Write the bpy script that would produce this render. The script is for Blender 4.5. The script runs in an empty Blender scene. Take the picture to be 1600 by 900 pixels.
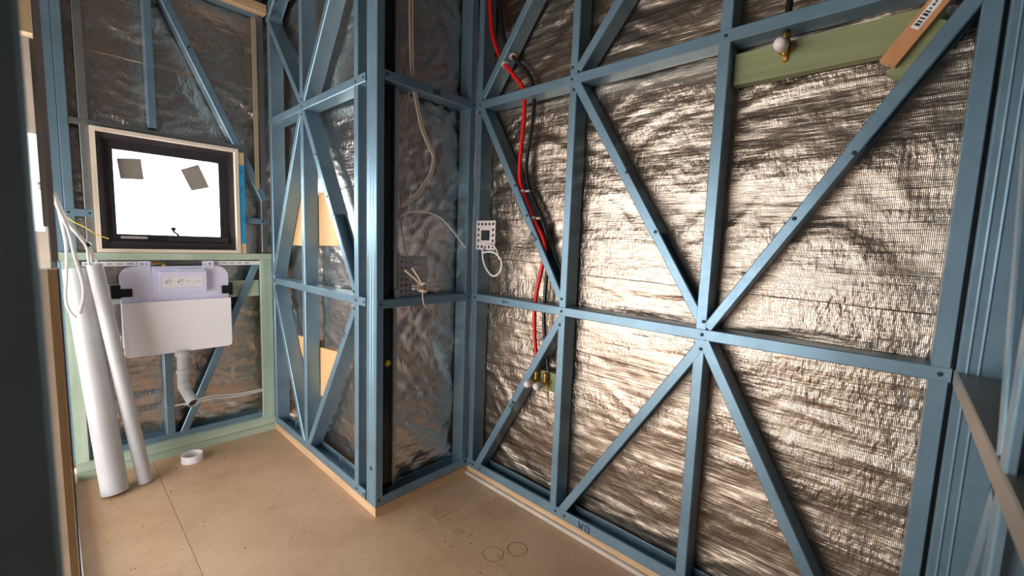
import bpy, math, random
from mathutils import Vector, Matrix, noise

random.seed(7)
scene = bpy.context.scene
COL = scene.collection

# ------------------------------------------------------------------ camera
RT = Vector((0.678229, -0.733941, 0.036552)); UP = Vector((0.051783, 0.097350, 0.993902)); FW = Vector((0.733024, 0.672200, -0.104031))
cam_data = bpy.data.cameras.new('camera')
cam_data.sensor_width = 36.0
cam_data.lens = 14.8770
cam_data.clip_start = 0.02
cam_data.dof.use_dof = True
cam_data.dof.focus_distance = 2.3
cam_data.dof.aperture_fstop = 3.2
cam = bpy.data.objects.new('camera', cam_data)
m = Matrix((RT, UP, -FW)).transposed().to_4x4()
m.translation = Vector((0, 0, 1.4))
cam.matrix_world = m
COL.objects.link(cam)
scene.camera = cam

# ------------------------------------------------------------------ world, daylight, exposure
world = bpy.data.worlds.new('world'); scene.world = world
world.use_nodes = True
bg = world.node_tree.nodes['Background']
bg.inputs[0].default_value = (0.80, 0.90, 1.0, 1)
bg.inputs[1].default_value = 2.2

def daylight(name, loc, target, sx, sy, power, col):
    l = bpy.data.lights.new(name, 'AREA'); l.shape = 'RECTANGLE'
    l.size = sx; l.size_y = sy; l.energy = power; l.color = col
    o = bpy.data.objects.new(name, l); COL.objects.link(o)
    o.location = loc
    o.rotation_euler = (Vector(target) - Vector(loc)).to_track_quat('-Z', 'Y').to_euler()
    return o
# big glazed opening of the next room, the next room's small window, the bathroom window
daylight('daylight_next_room', (-1.68, 1.95, .92), (0, 1.95, .92), 2.35, 1.75, 84, (1.0, 0.96, 0.92))
daylight('daylight_next_window', (-0.62, 3.62, 1.65), (-0.62, 0, 1.65), 0.95, 0.7, 22, (0.86, 0.93, 1.0))
daylight('daylight_window', (0.5, 3.75, 1.65), (0.5, 0, 1.60), 0.9, 0.8, 125, (0.82, 0.91, 1.0))

vs = scene.view_settings
vs.view_transform = 'Standard'; vs.look = 'None'
vs.exposure = 0.05; vs.gamma = 1.0; vs.use_curve_mapping = False
scene.cycles.max_bounces = 10
scene.cycles.glossy_bounces = 6
scene.cycles.sample_clamp_indirect = 6.0
scene.cycles.use_denoising = True

# ------------------------------------------------------------------ materials
MATS = {}
def new_mat(name):
    mt = bpy.data.materials.new(name); mt.use_nodes = True
    MATS[name] = mt
    nt = mt.node_tree
    return mt, nt, nt.nodes['Principled BSDF']
def lnk(nt, a, b): nt.links.new(a, b)
def noise_node(nt, scale, detail=3, rough=.55, vec=None, stretch=None):
    tc = nt.nodes.new('ShaderNodeTexCoord')
    n = nt.nodes.new('ShaderNodeTexNoise')
    n.inputs['Scale'].default_value = scale; n.inputs['Detail'].default_value = detail
    n.inputs['Roughness'].default_value = rough
    src = tc.outputs['Object']
    if stretch:
        mp = nt.nodes.new('ShaderNodeMapping'); mp.inputs['Scale'].default_value = stretch
        lnk(nt, src, mp.inputs['Vector']); src = mp.outputs['Vector']
    lnk(nt, src, n.inputs['Vector'])
    return n
def ramp(nt, fac, stops):
    r = nt.nodes.new('ShaderNodeValToRGB')
    e = r.color_ramp.elements
    e[0].position, e[0].color = stops[0][0], (*stops[0][1], 1)
    e[1].position, e[1].color = stops[-1][0], (*stops[-1][1], 1)
    for p, c in stops[1:-1]:
        k = e.new(p); k.color = (*c, 1)
    lnk(nt, fac, r.inputs[0])
    return r
def bump(nt, h, strength, dist, normal=None):
    b = nt.nodes.new('ShaderNodeBump')
    b.inputs['Strength'].default_value = strength; b.inputs['Distance'].default_value = dist
    lnk(nt, h, b.inputs['Height'])
    if normal: lnk(nt, normal, b.inputs['Normal'])
    return b
def plain(name, col, rough=.5, metal=0., var=.12, scale=9, spec=None, bumpd=0):
    mt, nt, p = new_mat(name)
    n = noise_node(nt, scale, 4)
    lo = tuple(c * (1 - var) for c in col); hi = tuple(min(1, c * (1 + var)) for c in col)
    r = ramp(nt, n.outputs['Fac'], [(.3, lo), (.7, hi)])
    lnk(nt, r.outputs[0], p.inputs['Base Color'])
    p.inputs['Roughness'].default_value = rough; p.inputs['Metallic'].default_value = metal
    if spec is not None: p.inputs['Specular IOR Level'].default_value = spec
    if bumpd:
        n2 = noise_node(nt, scale * 8, 3)
        lnk(nt, bump(nt, n2.outputs['Fac'], .5, bumpd).outputs[0], p.inputs['Normal'])
    return mt
def wood(name, c0, c1, axis, rough=.65, ring=22):
    mt, nt, p = new_mat(name)
    st = [ring, ring, ring]; st['xyz'.index(axis)] = ring * .06
    n = noise_node(nt, 1.0, 5, .6, stretch=st)
    n2 = noise_node(nt, 3.5, 2)
    mix = nt.nodes.new('ShaderNodeMath'); mix.operation = 'MULTIPLY_ADD'
    lnk(nt, n2.outputs['Fac'], mix.inputs[0]); mix.inputs[1].default_value = .45
    lnk(nt, n.outputs['Fac'], mix.inputs[2])
    r = ramp(nt, mix.outputs[0], [(.5, c0), (.95, c1)])
    lnk(nt, r.outputs[0], p.inputs['Base Color'])
    p.inputs['Roughness'].default_value = rough
    lnk(nt, bump(nt, n.outputs['Fac'], .25, .002).outputs[0], p.inputs['Normal'])
    return mt

def steel(name, col, metal, rough):
    mt, nt, p = new_mat(name)
    n = noise_node(nt, 5, 4)
    r = ramp(nt, n.outputs['Fac'], [(.3, tuple(c * .86 for c in col)), (.7, tuple(c * 1.1 for c in col))])
    lnk(nt, r.outputs[0], p.inputs['Base Color'])
    n2 = noise_node(nt, 40, 3)
    mr = nt.nodes.new('ShaderNodeMapRange'); mr.inputs[3].default_value = rough - .07; mr.inputs[4].default_value = rough + .1
    lnk(nt, n2.outputs['Fac'], mr.inputs[0]); lnk(nt, mr.outputs[0], p.inputs['Roughness'])
    p.inputs['Metallic'].default_value = metal
    return mt
steel('steel_blue', (.205, .325, .415), .5, .38)
steel('galvanised', (.50, .52, .53), .85, .38)
steel('galvanised_floor_tint', (.36, .32, .28), .7, .42)  # bare steel with the warm floor's reflection put into its colour
steel('galvanised_dull', (.24, .25, .25), .7, .45)
steel('screw_dark', (.02, .05, .045), .4, .5)
steel('brass', (.55, .34, .12), .95, .3)

def foil_mat(name, col, rough):
    mt, nt, p = new_mat(name)
    p.inputs['Metallic'].default_value = 1.0
    n = noise_node(nt, 2.0, 3)
    r = ramp(nt, n.outputs['Fac'], [(.25, tuple(c * .86 for c in col)), (.75, col)])
    lnk(nt, r.outputs[0], p.inputs['Base Color'])
    p.inputs['Roughness'].default_value = rough
    tc = nt.nodes.new('ShaderNodeTexCoord')
    # woven scrim: fine ribs across and up the sheet
    waves = []
    for d in ('X', 'Y', 'Z'):
        w = nt.nodes.new('ShaderNodeTexWave'); w.bands_direction = d
        w.inputs['Scale'].default_value = 72 if d != 'Z' else 60
        w.inputs['Distortion'].default_value = 1.2; w.inputs['Detail'].default_value = 2
        lnk(nt, tc.outputs['Object'], w.inputs['Vector']); waves.append(w)
    a = nt.nodes.new('ShaderNodeMath'); a.operation = 'ADD'
    lnk(nt, waves[0].outputs['Fac'], a.inputs[0]); lnk(nt, waves[1].outputs['Fac'], a.inputs[1])
    a2 = nt.nodes.new('ShaderNodeMath'); a2.operation = 'MULTIPLY_ADD'
    lnk(nt, waves[2].outputs['Fac'], a2.inputs[0]); a2.inputs[1].default_value = .7; lnk(nt, a.outputs[0], a2.inputs[2])
    b1 = bump(nt, a2.outputs[0], .45, .0006)
    # rows of short dents pressed into the sheet
    n2 = noise_node(nt, 1.0, 2, .5, stretch=(62, 62, 30))
    nb = noise_node(nt, 1.0, 2, .5, stretch=(1.5, 1.5, 9))
    mk_ = ramp(nt, nb.outputs['Fac'], [(.36, (.15,) * 3), (.62, (1,) * 3)])
    mm = nt.nodes.new('ShaderNodeMath'); mm.operation = 'MULTIPLY'
    lnk(nt, n2.outputs['Fac'], mm.inputs[0]); lnk(nt, mk_.outputs[0], mm.inputs[1])
    b2 = bump(nt, mm.outputs[0], .65, .0065, b1.outputs[0])
    n3 = noise_node(nt, 1.0, 3, .55, stretch=(3.0, 3.0, 30))
    b3 = bump(nt, n3.outputs['Fac'], .5, .011, b2.outputs[0])
    lnk(nt, b3.outputs[0], p.inputs['Normal'])
    return mt
foil_mat('foil', (.52, .425, .345), .30)
foil_mat('foil_crisp', (.82, .74, .68), .21)

wood('green_timber_x', (.34, .45, .34), (.55, .64, .50), 'x')
wood('green_timber_z', (.34, .46, .36), (.57, .67, .54), 'z')
wood('green_timber_y_shaded', (.20, .235, .11), (.31, .33, .17), 'y')  # shaded copy of the green timber, darkened for the right wall
wood('pine_x', (.50, .31, .17), (.72, .50, .30), 'x')
wood('pine_y', (.50, .31, .17), (.72, .50, .30), 'y')
wood('pine_z', (.55, .36, .18), (.80, .58, .33), 'z')
wood('jamb_pine', (.48, .28, .12), (.70, .46, .23), 'z')
wood('dull_pine', (.34, .27, .17), (.48, .38, .25), 'z')
wood('plywood', (.66, .38, .17), (.80, .52, .26), 'z', .6, 14)
wood('orange_timber', (.55, .24, .10), (.68, .33, .15), 'z', .55)
wood('shaded_timber', (.05, .045, .03), (.16, .14, .10), 'z')  # shade on the left frame's timber edge is in this colour
wood('reveal_wood_x', (.70, .58, .46), (.84, .74, .62), 'x')
wood('reveal_wood_z', (.70, .58, .46), (.84, .74, .62), 'z')

plain('pvc_white', (.50, .50, .515), .35, var=.09, scale=4)
plain('plastic_white', (.96, .94, .97), .4, var=.02)
plain('plastic_lilac_shade', (.74, .74, .93), .45, var=.03)  # white plastic, its cool shade put into the base colour
plain('plastic_black', (.012, .012, .014), .35, spec=.4)
plain('film_and_gap_black', (.008, .009, .011), .22)
plain('frame_black', (.032, .026, .031), .42)
plain('red_pipe', (.72, .012, .012), .32, var=.05)
plain('black_pipe', (.012, .012, .013), .35)
plain('cable_white', (.80, .78, .77), .45, var=.05)
plain('cable_cream', (.72, .58, .46), .5, var=.08)
plain('wire_yellow', (.85, .62, .04), .4)
plain('yellow_cap', (.80, .70, .02), .4)
plain('paper_grey', (.30, .27, .24), .8)
plain('label_white', (.85, .84, .87), .6, var=.02)
plain('ink', (.015, .015, .02), .6)
plain('blue_tape', (.02, .32, .62), .5)
plain('mauve_strip', (.30, .26, .265), .6)
plain('strip_white', (.78, .78, .76), .5)
plain('sill_grey', (.56, .50, .44), .6, bumpd=.001)
plain('ceiling_dark', (.06, .055, .05), .8)
plain('plain_wall', (.58, .48, .40), .8)
plain('clip_grey', (.45, .40, .38), .4)
plain('cap_white', (.82, .74, .72), .4, var=.04)
plain('brown_dirt', (.14, .085, .05), .9)

# chipboard floor
mt, nt, p = new_mat('chipboard')
n1 = noise_node(nt, 2.2, 5, .6); n2 = noise_node(nt, 160, 2); n3 = noise_node(nt, 14, 4, .7)
r1 = ramp(nt, n1.outputs['Fac'], [(.30, (.52, .325, .19)), (.52, (.62, .405, .25)), (.75, (.70, .495, .32))])
r2 = ramp(nt, n2.outputs['Fac'], [(.35, (.80, .78, .76)), (.6, (1, 1, 1))])
r3 = ramp(nt, n3.outputs['Fac'], [(.28, (.62, .58, .55)), (.42, (1, 1, 1))])
mx = nt.nodes.new('ShaderNodeMixRGB'); mx.blend_type = 'MULTIPLY'; mx.inputs[0].default_value = .8
lnk(nt, r1.outputs[0], mx.inputs[1]); lnk(nt, r2.outputs[0], mx.inputs[2])
mx2 = nt.nodes.new('ShaderNodeMixRGB'); mx2.blend_type = 'MULTIPLY'; mx2.inputs[0].default_value = .35
lnk(nt, mx.outputs[0], mx2.inputs[1]); lnk(nt, r3.outputs[0], mx2.inputs[2])
lnk(nt, mx2.outputs[0], p.inputs['Base Color'])
p.inputs['Roughness'].default_value = .52
lnk(nt, bump(nt, n2.outputs['Fac'], .15, .001).outputs[0], p.inputs['Normal'])

# frosted pane: lets daylight through, spread
mt = bpy.data.materials.new('frosted'); mt.use_nodes = True; MATS['frosted'] = mt
nt = mt.node_tree; nt.nodes.remove(nt.nodes['Principled BSDF'])
tr = nt.nodes.new('ShaderNodeBsdfTranslucent'); tr.inputs[0].default_value = (.96, .95, .90, 1)
gl = nt.nodes.new('ShaderNodeBsdfGlossy'); gl.inputs['Roughness'].default_value = .25
ms = nt.nodes.new('ShaderNodeMixShader'); ms.inputs[0].default_value = .06
lnk(nt, tr.outputs[0], ms.inputs[1]); lnk(nt, gl.outputs[0], ms.inputs[2])
lnk(nt, ms.outputs[0], nt.nodes['Material Output'].inputs[0])
mt, nt, p = new_mat('clear_glass')
p.inputs['Transmission Weight'].default_value = 1; p.inputs['Roughness'].default_value = 0; p.inputs['IOR'].default_value = 1.02
noise_node(nt, 4)

# ------------------------------------------------------------------ mesh helpers
class MB:
    def __init__(s): s.v = []; s.f = []
    def add(s, vs, fs):
        k = len(s.v); s.v += [tuple(v) for v in vs]; s.f += [tuple(i + k for i in f) for f in fs]
        return s
    def box(s, a, b):
        x0, y0, z0 = (min(a[i], b[i]) for i in range(3)); x1, y1, z1 = (max(a[i], b[i]) for i in range(3))
        return s.add([(x0,y0,z0),(x1,y0,z0),(x1,y1,z0),(x0,y1,z0),(x0,y0,z1),(x1,y0,z1),(x1,y1,z1),(x0,y1,z1)],
                     [(3,2,1,0),(4,5,6,7),(0,1,5,4),(1,2,6,5),(2,3,7,6),(3,0,4,7)])
    def prism(s, poly, d):
        """poly: 3D points (planar), extruded along vector d"""
        n = len(poly); d = Vector(d)
        vs = [Vector(p) for p in poly] + [Vector(p) + d for p in poly]
        fs = [tuple(range(n - 1, -1, -1)), tuple(range(n, 2 * n))]
        fs += [(i, (i + 1) % n, (i + 1) % n + n, i + n) for i in range(n)]
        return s.add(vs, fs)
    def sweep(s, pts, r, seg=10, cap=True, flat=None):
        pts = [Vector(p) for p in pts]; n = len(pts); rings = []
        t0 = (pts[1] - pts[0]).normalized()
        ref = Vector((0, 0, 1)) if abs(t0.z) < .9 else Vector((1, 0, 0))
        nrm = (ref - t0 * ref.dot(t0)).normalized()
        vs = []
        for i in range(n):
            t = (pts[min(i + 1, n - 1)] - pts[max(i - 1, 0)]).normalized()
            nrm = (nrm - t * nrm.dot(t))
            nrm = nrm.normalized() if nrm.length > 1e-6 else t.orthogonal().normalized()
            b = t.cross(nrm)
            rr = r[i] if isinstance(r, (list, tuple)) else r
            ra, rb = (rr, rr) if flat is None else (rr, rr * flat)
            for k in range(seg):
                a = 2 * math.pi * k / seg
                vs.append(pts[i] + nrm * (math.cos(a) * ra) + b * (math.sin(a) * rb))
        fs = [(i * seg + k, i * seg + (k + 1) % seg, (i + 1) * seg + (k + 1) % seg, (i + 1) * seg + k)
              for i in range(n - 1) for k in range(seg)]
        if cap:
            fs += [tuple(range(seg - 1, -1, -1)), tuple(range((n - 1) * seg, n * seg))]
        return s.add(vs, fs)
    def pipe(s, a, b, ro, ri, seg=28):
        """hollow straight pipe"""
        a, b = Vector(a), Vector(b); t = (b - a).normalized()
        n = t.orthogonal().normalized(); c = t.cross(n); vs = []
        for P, r in ((a, ro), (b, ro), (b, ri), (a, ri)):
            vs += [P + n * (math.cos(2*math.pi*k/seg) * r) + c * (math.sin(2*math.pi*k/seg) * r) for k in range(seg)]
        fs = []
        for q in range(4):
            q2 = (q + 1) % 4
            fs += [(q*seg+k, q*seg+(k+1) % seg, q2*seg+(k+1) % seg, q2*seg+k) for k in range(seg)]
        return s.add(vs, fs)

def smooth_path(pts, sub=6):
    P = [Vector(p) for p in pts]; out = []
    for i in range(len(P) - 1):
        p0, p1, p2, p3 = P[max(i - 1, 0)], P[i], P[i + 1], P[min(i + 2, len(P) - 1)]
        for k in range(sub):
            t = k / sub
            out.append(.5 * ((2 * p1) + (p2 - p0) * t + (2*p0 - 5*p1 + 4*p2 - p3) * t*t + (3*p1 - p0 - 3*p2 + p3) * t**3))
    out.append(P[-1]); return out

def world_loc(o):
    v = Vector((0, 0, 0))
    while o: v += o.location; o = o.parent
    return v
def mk(name, mb, mat, parent=None, smooth=False, origin=None, fixn=True):
    vs = [Vector(v) for v in mb.v]
    if origin is None:
        lo = [min(v[i] for v in vs) for i in range(3)]; hi = [max(v[i] for v in vs) for i in range(3)]
        origin = Vector(((lo[0]+hi[0])/2, (lo[1]+hi[1])/2, lo[2]))
    origin = Vector(origin)
    me = bpy.data.meshes.new(name)
    me.from_pydata([v - origin for v in vs], [], mb.f)
    me.materials.append(MATS[mat])
    if fixn:
        import bmesh
        bm = bmesh.new(); bm.from_mesh(me); bmesh.ops.recalc_face_normals(bm, faces=bm.faces[:]); bm.to_mesh(me); bm.free()
    if smooth:
        me.polygons.foreach_set('use_smooth', [True] * len(me.polygons))
        if smooth == 'auto':
            try: me.set_sharp_from_angle(angle=math.radians(40))
            except Exception: pass
    me.update()
    o = bpy.data.objects.new(name, me); COL.objects.link(o)
    if parent is not None:
        o.parent = parent; o.location = origin - world_loc(parent)
    else:
        o.location = origin
    return o
def inst(name, mesh, loc, parent, rot=None):
    o = bpy.data.objects.new(name, mesh); COL.objects.link(o)
    o.parent = parent; o.location = Vector(loc) - world_loc(parent)
    if rot: o.rotation_euler = rot
    return o
def empty(name, loc):
    o = bpy.data.objects.new(name, None); o.empty_display_size = .05
    o.location = loc; COL.objects.link(o); return o
def tag(o, label, cat=None, group=None, kind=None):
    o['label'] = label
    if cat: o['category'] = cat
    if group: o['group'] = group
    if kind: o['kind'] = kind
    return o

class Wall:
    def __init__(s, O, U, N):
        s.O, s.U, s.N = Vector(O), Vector(U), Vector(N); s.Z = Vector((0, 0, 1))
    def p(s, u, z, n=0): return s.O + s.U * u + s.Z * z + s.N * n

TH = .0020
def member(parent, name, W, a, b, side=1, w=.040, depth=.09, proud=0., mat='steel_blue', lip=.011, trim=0):
    """lipped C-section from a to b (u,z) lying behind the wall face; web on the given side of the travel direction"""
    a, b = Vector((a[0], a[1])), Vector((b[0], b[1])); t = (b - a).normalized()
    if trim: a = a + t * trim; b = b - t * trim
    s = Vector((t.y, -t.x)) * side
    h = w / 2; c = .003; d = depth
    prof = [(-h, -lip), (-h, -c), (-h + c, 0), (h - c, 0), (h, -c), (h, -d + c), (h - c, -d), (-h + c, -d), (-h, -d + c), (-h, -d + lip),
            (-h + TH, -d + lip), (-h + TH, -d + TH), (h - TH, -d + TH), (h - TH, -TH), (-h + TH, -TH), (-h + TH, -lip)]
    mb = MB(); n = len(prof); vs = []
    for P in (a, b):
        for q, r in prof:
            e = P + s * q; vs.append(W.p(e.x, e.y, r + proud))
    fs = [(i, (i + 1) % n, (i + 1) % n + n, i + n) for i in range(n)] + [tuple(range(n)), tuple(range(2 * n - 1, n - 1, -1))]
    mb.add(vs, fs)
    return mk(name, mb, mat, parent)

screw_mesh = None
def screws(parent, W, pts, n=.0015, r=.0068):
    """flat pan-head screws on the member faces"""
    for (u, z) in pts:
        mb = MB(); c = W.p(u, z, n); seg = 10
        ring = lambda rr, dn: [c + W.U * (math.cos(2*math.pi*k/seg)*rr) + W.Z * (math.sin(2*math.pi*k/seg)*rr) + W.N * dn for k in range(seg)]
        vs = ring(r, -.001) + ring(r, .0012) + ring(r * .55, .0022)
        fs = [(i*seg+k, i*seg+(k+1) % seg, (i+1)*seg+(k+1) % seg, (i+1)*seg+k) for i in range(2) for k in range(seg)] + [tuple(range(2*seg, 3*seg))]
        mb.add(vs, fs)
        mk('screw', mb, 'screw_dark', parent)

def relief(u, z, seed, slope, crisp, amp):
    q = z + slope * u
    h = noise.noise(Vector((u * 1.0 + seed, q * 5.0, seed))) * .009
    r = noise.noise(Vector((u * 2.6 - seed, q * 11 + 3 * noise.noise(Vector((u * 2, z * 2, seed + 9))), seed + 3)))
    h += (1 - abs(r) * 2.2) * .0045
    r2 = noise.noise(Vector((u * 9 + z * 7 + seed, (z - u * .6) * 16, seed + 5)))
    h += (.5 - abs(r2)) * .0030 * crisp
    h += noise.noise(Vector((u * 34, z * 30, seed))) * .0016
    return max(-.02, min(.02, h * amp)) - .012
def foil(name, W, u0, u1, z0, z1, n, mat='foil', seed=0., holes=(), amp=1., step=.013, laps=(), slope=.25, crisp=1.):
    nu = max(2, int((u1 - u0) / step)); nz = max(2, int((z1 - z0) / step))
    vs = []; fs = []
    for j in range(nz + 1):
        z = z0 + (z1 - z0) * j / nz
        for i in range(nu + 1):
            u = u0 + (u1 - u0) * i / nu
            vs.append(W.p(u, z, n + relief(u, z, seed, slope, crisp, amp)))
    for j in range(nz):
        for i in range(nu):
            uc = u0 + (u1 - u0) * (i + .5) / nu; zc = z0 + (z1 - z0) * (j + .5) / nz
            if any(a < uc < b and c < zc < d for a, b, c, d in holes): continue
            k = j * (nu + 1) + i
            fs.append((k, k + 1, k + nu + 2, k + nu + 1))
    mb = MB(); mb.v = vs; mb.f = fs
    o = mk(name, mb, mat, None, smooth=True, origin=(0, 0, 0), fixn=False)
    for (a, b, za, zb) in laps:            # overlapping edge of the upper sheet
        m2 = MB(); k = max(2, int((b - a) / .02)); rows = []
        for i in range(k + 1):
            u = a + (b - a) * i / k; z = za + (zb - za) * i / k + .003 * noise.noise(Vector((u * 8, seed, 0)))
            m2.v += [tuple(W.p(u, z + dz, n + dn + relief(u, z + dz, seed, slope, crisp, amp))) for dz, dn in ((.10, .0005), (.05, .004), (.004, .0075), (0, .0070), (.003, .001))]
        for i in range(k):
            for r in range(4): m2.f.append((i*5+r, i*5+r+1, i*5+r+6, i*5+r+5))
        mk('foil_lap', m2, mat, o, smooth=True, fixn=False)
    return o

# handwriting: strokes in a unit box
GLY = {'W': [[(0, 1), (.12, .05), (.36, .7), (.58, .05), (.8, 1)]], '1': [[(.1, .75), (.3, 1), (.28, 0)]],
       '3': [[(0, .95), (.45, 1), (.5, .75), (.2, .55), (.52, .35), (.45, .05), (0, .05)]],
       '4': [[(.35, 1), (0, .35), (.6, .38)], [(.42, .7), (.4, 0)]], 'F': [[(0, 0), (.02, 1), (.5, 1)], [(0, .5), (.42, .52)]],
       'S': [[(.5, .9), (.2, 1), (0, .75), (.5, .35), (.3, 0), (0, .1)]], 'J': [[(.45, 1), (.42, .15), (.2, 0), (0, .2)]],
       'T': [[(0, 1), (.6, 1)], [(.3, 1), (.3, 0)]], 'B': [[(0, 0), (0, 1), (.4, .95), (.4, .6), (0, .52), (.48, .4), (.45, .03), (0, 0)]],
       '-': [[(0, .5), (.5, .5)]], 'V': [[(0, 1), (.3, 0), (.6, 1)]], 'R': [[(0, 0), (0, 1), (.45, .9), (.4, .55), (0, .5), (.5, 0)]]}
ADV = {'1': .45, '-': .65}
def write(parent, W, text, u, z, du, dz, size, n=.0022, flip=1, r=.0018, name='marker_writing'):
    """marker handwriting on a face; (du,dz) is the reading direction in wall coordinates"""
    d = Vector((du, dz)).normalized(); upv = Vector((-d.y, d.x)) * flip
    mb = MB(); x = 0
    for ch in text:
        for st in GLY.get(ch, []):
            pts = []
            for gx, gy in st:
                q = Vector((u, z)) + d * ((x + gx * .8) * size) + upv * (gy * size)
                pts.append(W.p(q.x, q.y, n))
            mb.sweep(pts, r, 5)
        x += ADV.get(ch, .85)
    return mk(name, mb, 'ink', parent)

def board(parent, name, a, b, mat): return mk(name, MB().box(a, b), mat, parent)

def plate2d(name, W, outer, holes, n, th, mat, parent=None):
    """flat plate with holes; outlines in wall coordinates (u,z); front at n+th"""
    cu = bpy.data.curves.new('tmp', 'CURVE'); cu.dimensions = '2D'; cu.fill_mode = 'BOTH'; cu.extrude = th / 2
    for poly in [outer] + list(holes):
        sp = cu.splines.new('POLY'); sp.points.add(len(poly) - 1); sp.use_cyclic_u = True
        for q, (x, y) in zip(sp.points, poly): q.co = (x, y, 0, 1)
    to = bpy.data.objects.new('tmp', cu)
    me = bpy.data.meshes.new_from_object(to)
    mb = MB(); mb.v = [W.p(v.co.x, v.co.y, n + th / 2 + v.co.z) for v in me.vertices]; mb.f = [tuple(pp.vertices) for pp in me.polygons]
    bpy.data.objects.remove(to); bpy.data.curves.remove(cu); bpy.data.meshes.remove(me)
    return mk(name, mb, mat, parent, fixn=True)
def circ(u, z, r, seg=10): return [(u + r * math.cos(2*math.pi*k/seg), z + r * math.sin(2*math.pi*k/seg)) for k in range(seg)]
def rect(u0, u1, z0, z1): return [(u0, z0), (u1, z0), (u1, z1), (u0, z1)]
def rrect(u0, u1, z0, z1, rs, seg=6):
    """rounded rectangle, rs = radii (bl, br, tr, tl)"""
    out = []
    for (cx, cz, a0, r) in ((u0 + rs[0], z0 + rs[0], 180, rs[0]), (u1 - rs[1], z0 + rs[1], 270, rs[1]), (u1 - rs[2], z1 - rs[2], 0, rs[2]), (u0 + rs[3], z1 - rs[3], 90, rs[3])):
        for k in range(seg + 1):
            a = math.radians(a0 + 90 * k / seg); out.append((cx + r * math.cos(a), cz + r * math.sin(a)))
    return out

# ------------------------------------------------------------------ wall planes (metres)
XB, YC, XD, YA = 1.038, 1.829, 1.649, 3.236
TOP = 2.95
WD = Wall((XD, 0, 0), (0, 1, 0), (-1, 0, 0))
WB = Wall((XB, 0, 0), (0, 1, 0), (-1, 0, 0))
WC = Wall((0, YC, 0), (1, 0, 0), (0, -1, 0))
WA = Wall((0, YA + .03, 0), (1, 0, 0), (0, -1, 0))
WG = Wall((0, YA, 0), (1, 0, 0), (0, -1, 0))          # face of the green timber surround
WF = Wall((0, -.132, 0), (1, 0, 0), (0, 1, 0))
WE = Wall((.008, 0, 0), (0, 1, 0), (1, 0, 0))
R1, R2, PB = 1.085, 2.154, .073                        # rail centres and bottom plate centre

# ------------------------------------------------------------------ floor and ceiling
floor = mk('floor', MB().box((-3.8, -2.6, -.06), (1.85, 3.45, -.004)), 'brown_dirt')
tag(floor, 'bare beige chipboard subfloor marked with dirt and pencil', 'floor', kind='structure')
for (x0, x1) in ((-3.8, -1.45), (-1.448, -.549), (-.547, .351), (.353, 1.25), (1.252, 1.85)):
    ys = ((-2.6, .2), (.202, 3.45)) if x0 < .3 else ((-2.6, .05), (.052, 3.45))
    if x0 > 1.2: ys = ((-2.6, 1.60), (1.602, 3.45))
    for (y0, y1) in ys:
        board(floor, 'floor_sheet', (x0, y0, -.005), (x1, y1, 0), 'chipboard')
for cx, cy, r in ((1.283, 1.234, .047), (1.385, 1.178, .045)):
    mb = MB(); pts = [(cx + r * math.cos(a / 24 * 2 * math.pi), cy + r * math.sin(a / 24 * 2 * math.pi), .0004) for a in range(25)]
    mb.sweep(pts, .0009, 4); mk('pencil_circle', mb, 'brown_dirt', floor)
mb = MB()
for k in range(150):
    if k < 60: x, y = random.uniform(1.12, 1.6), 1.70 + random.uniform(-.35, .02)
    elif k < 100: x, y = random.uniform(.95, 1.5), random.uniform(.9, 1.5)
    else: x, y = random.uniform(.1, 1.0), random.uniform(1.9, 3.1)
    if x > XB - .04 and y > YC - .04: continue
    s = random.uniform(.0014, .0048); a = random.uniform(0, 3.1)
    c, sn = math.cos(a) * s, math.sin(a) * s
    mb.add([(x + c, y + sn, 0), (x - sn, y + c, 0), (x - c, y - sn, 0), (x + sn, y - c, 0), (x, y, s * .7)], [(0, 1, 4), (1, 2, 4), (2, 3, 4), (3, 0, 4)])
cr = mk('floor_crumbs', mb, 'brown_dirt')
tag(cr, 'dark crumbs of swept dirt scattered on the chipboard floor', 'dirt', kind='stuff')
ceil = mk('ceiling', MB().box((-3.8, -2.6, TOP), (1.85, 3.45, TOP + .05)), 'ceiling_dark')
tag(ceil, 'dark unlined ceiling above the wall frames', 'ceiling', kind='structure')

# ------------------------------------------------------------------ right wall (big braced frame)
wd = foil('wall_right', WD, -.25, 1.95, .03, TOP, -.094, seed=2.3, laps=((-.1, 1.15, 1.235, 1.262), (1.21, 1.79, 1.30, 1.31), (.55, 1.15, .86, .885)), slope=.10)
tag(wd, 'large steel framed wall lined with wrinkled silver foil, red pipe running down it', 'wall', kind='structure')
y_l, y_1, y_2, y_r = 1.807, 1.180, .537, -.105
for u, sd in ((y_l, -1), (y_1, -1), (y_2, -1), (y_r, 1)):
    member(wd, 'stud', WD, (u, .05), (u, TOP - .01), side=sd)
bp = member(wd, 'bottom_plate', WD, (-.13, PB), (YC - .001, PB), side=1, w=.048, proud=.0016)
rail1 = member(wd, 'rail', WD, (-.127, R1), (YC - .001, R1), side=-1, w=.043, proud=.0016)
rail2 = member(wd, 'rail', WD, (-.127, R2), (YC - .001, R2), side=1, w=.044, proud=.0016)
member(wd, 'top_plate', WD, (-.13, TOP - .025), (YC - .001, TOP - .025), side=1, w=.044, proud=.0016)
def brace(parent, W, a, b, cut, s1, s2, proud=.0006, w=.040, depth=.086):
    """diagonal of two overlapped channels; cut = share of the length where they meet"""
    a, b = Vector(a), Vector(b); c = a + (b - a) * cut; t = (b - a).normalized()
    o = member(parent, 'brace', W, a, c + t * .03, side=s1, w=w, depth=depth, proud=proud)
    if cut < 1: member(parent, 'brace', W, c, b, side=s2, w=w - .0045, depth=depth - .005, proud=proud - .0022)
    return o
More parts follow.
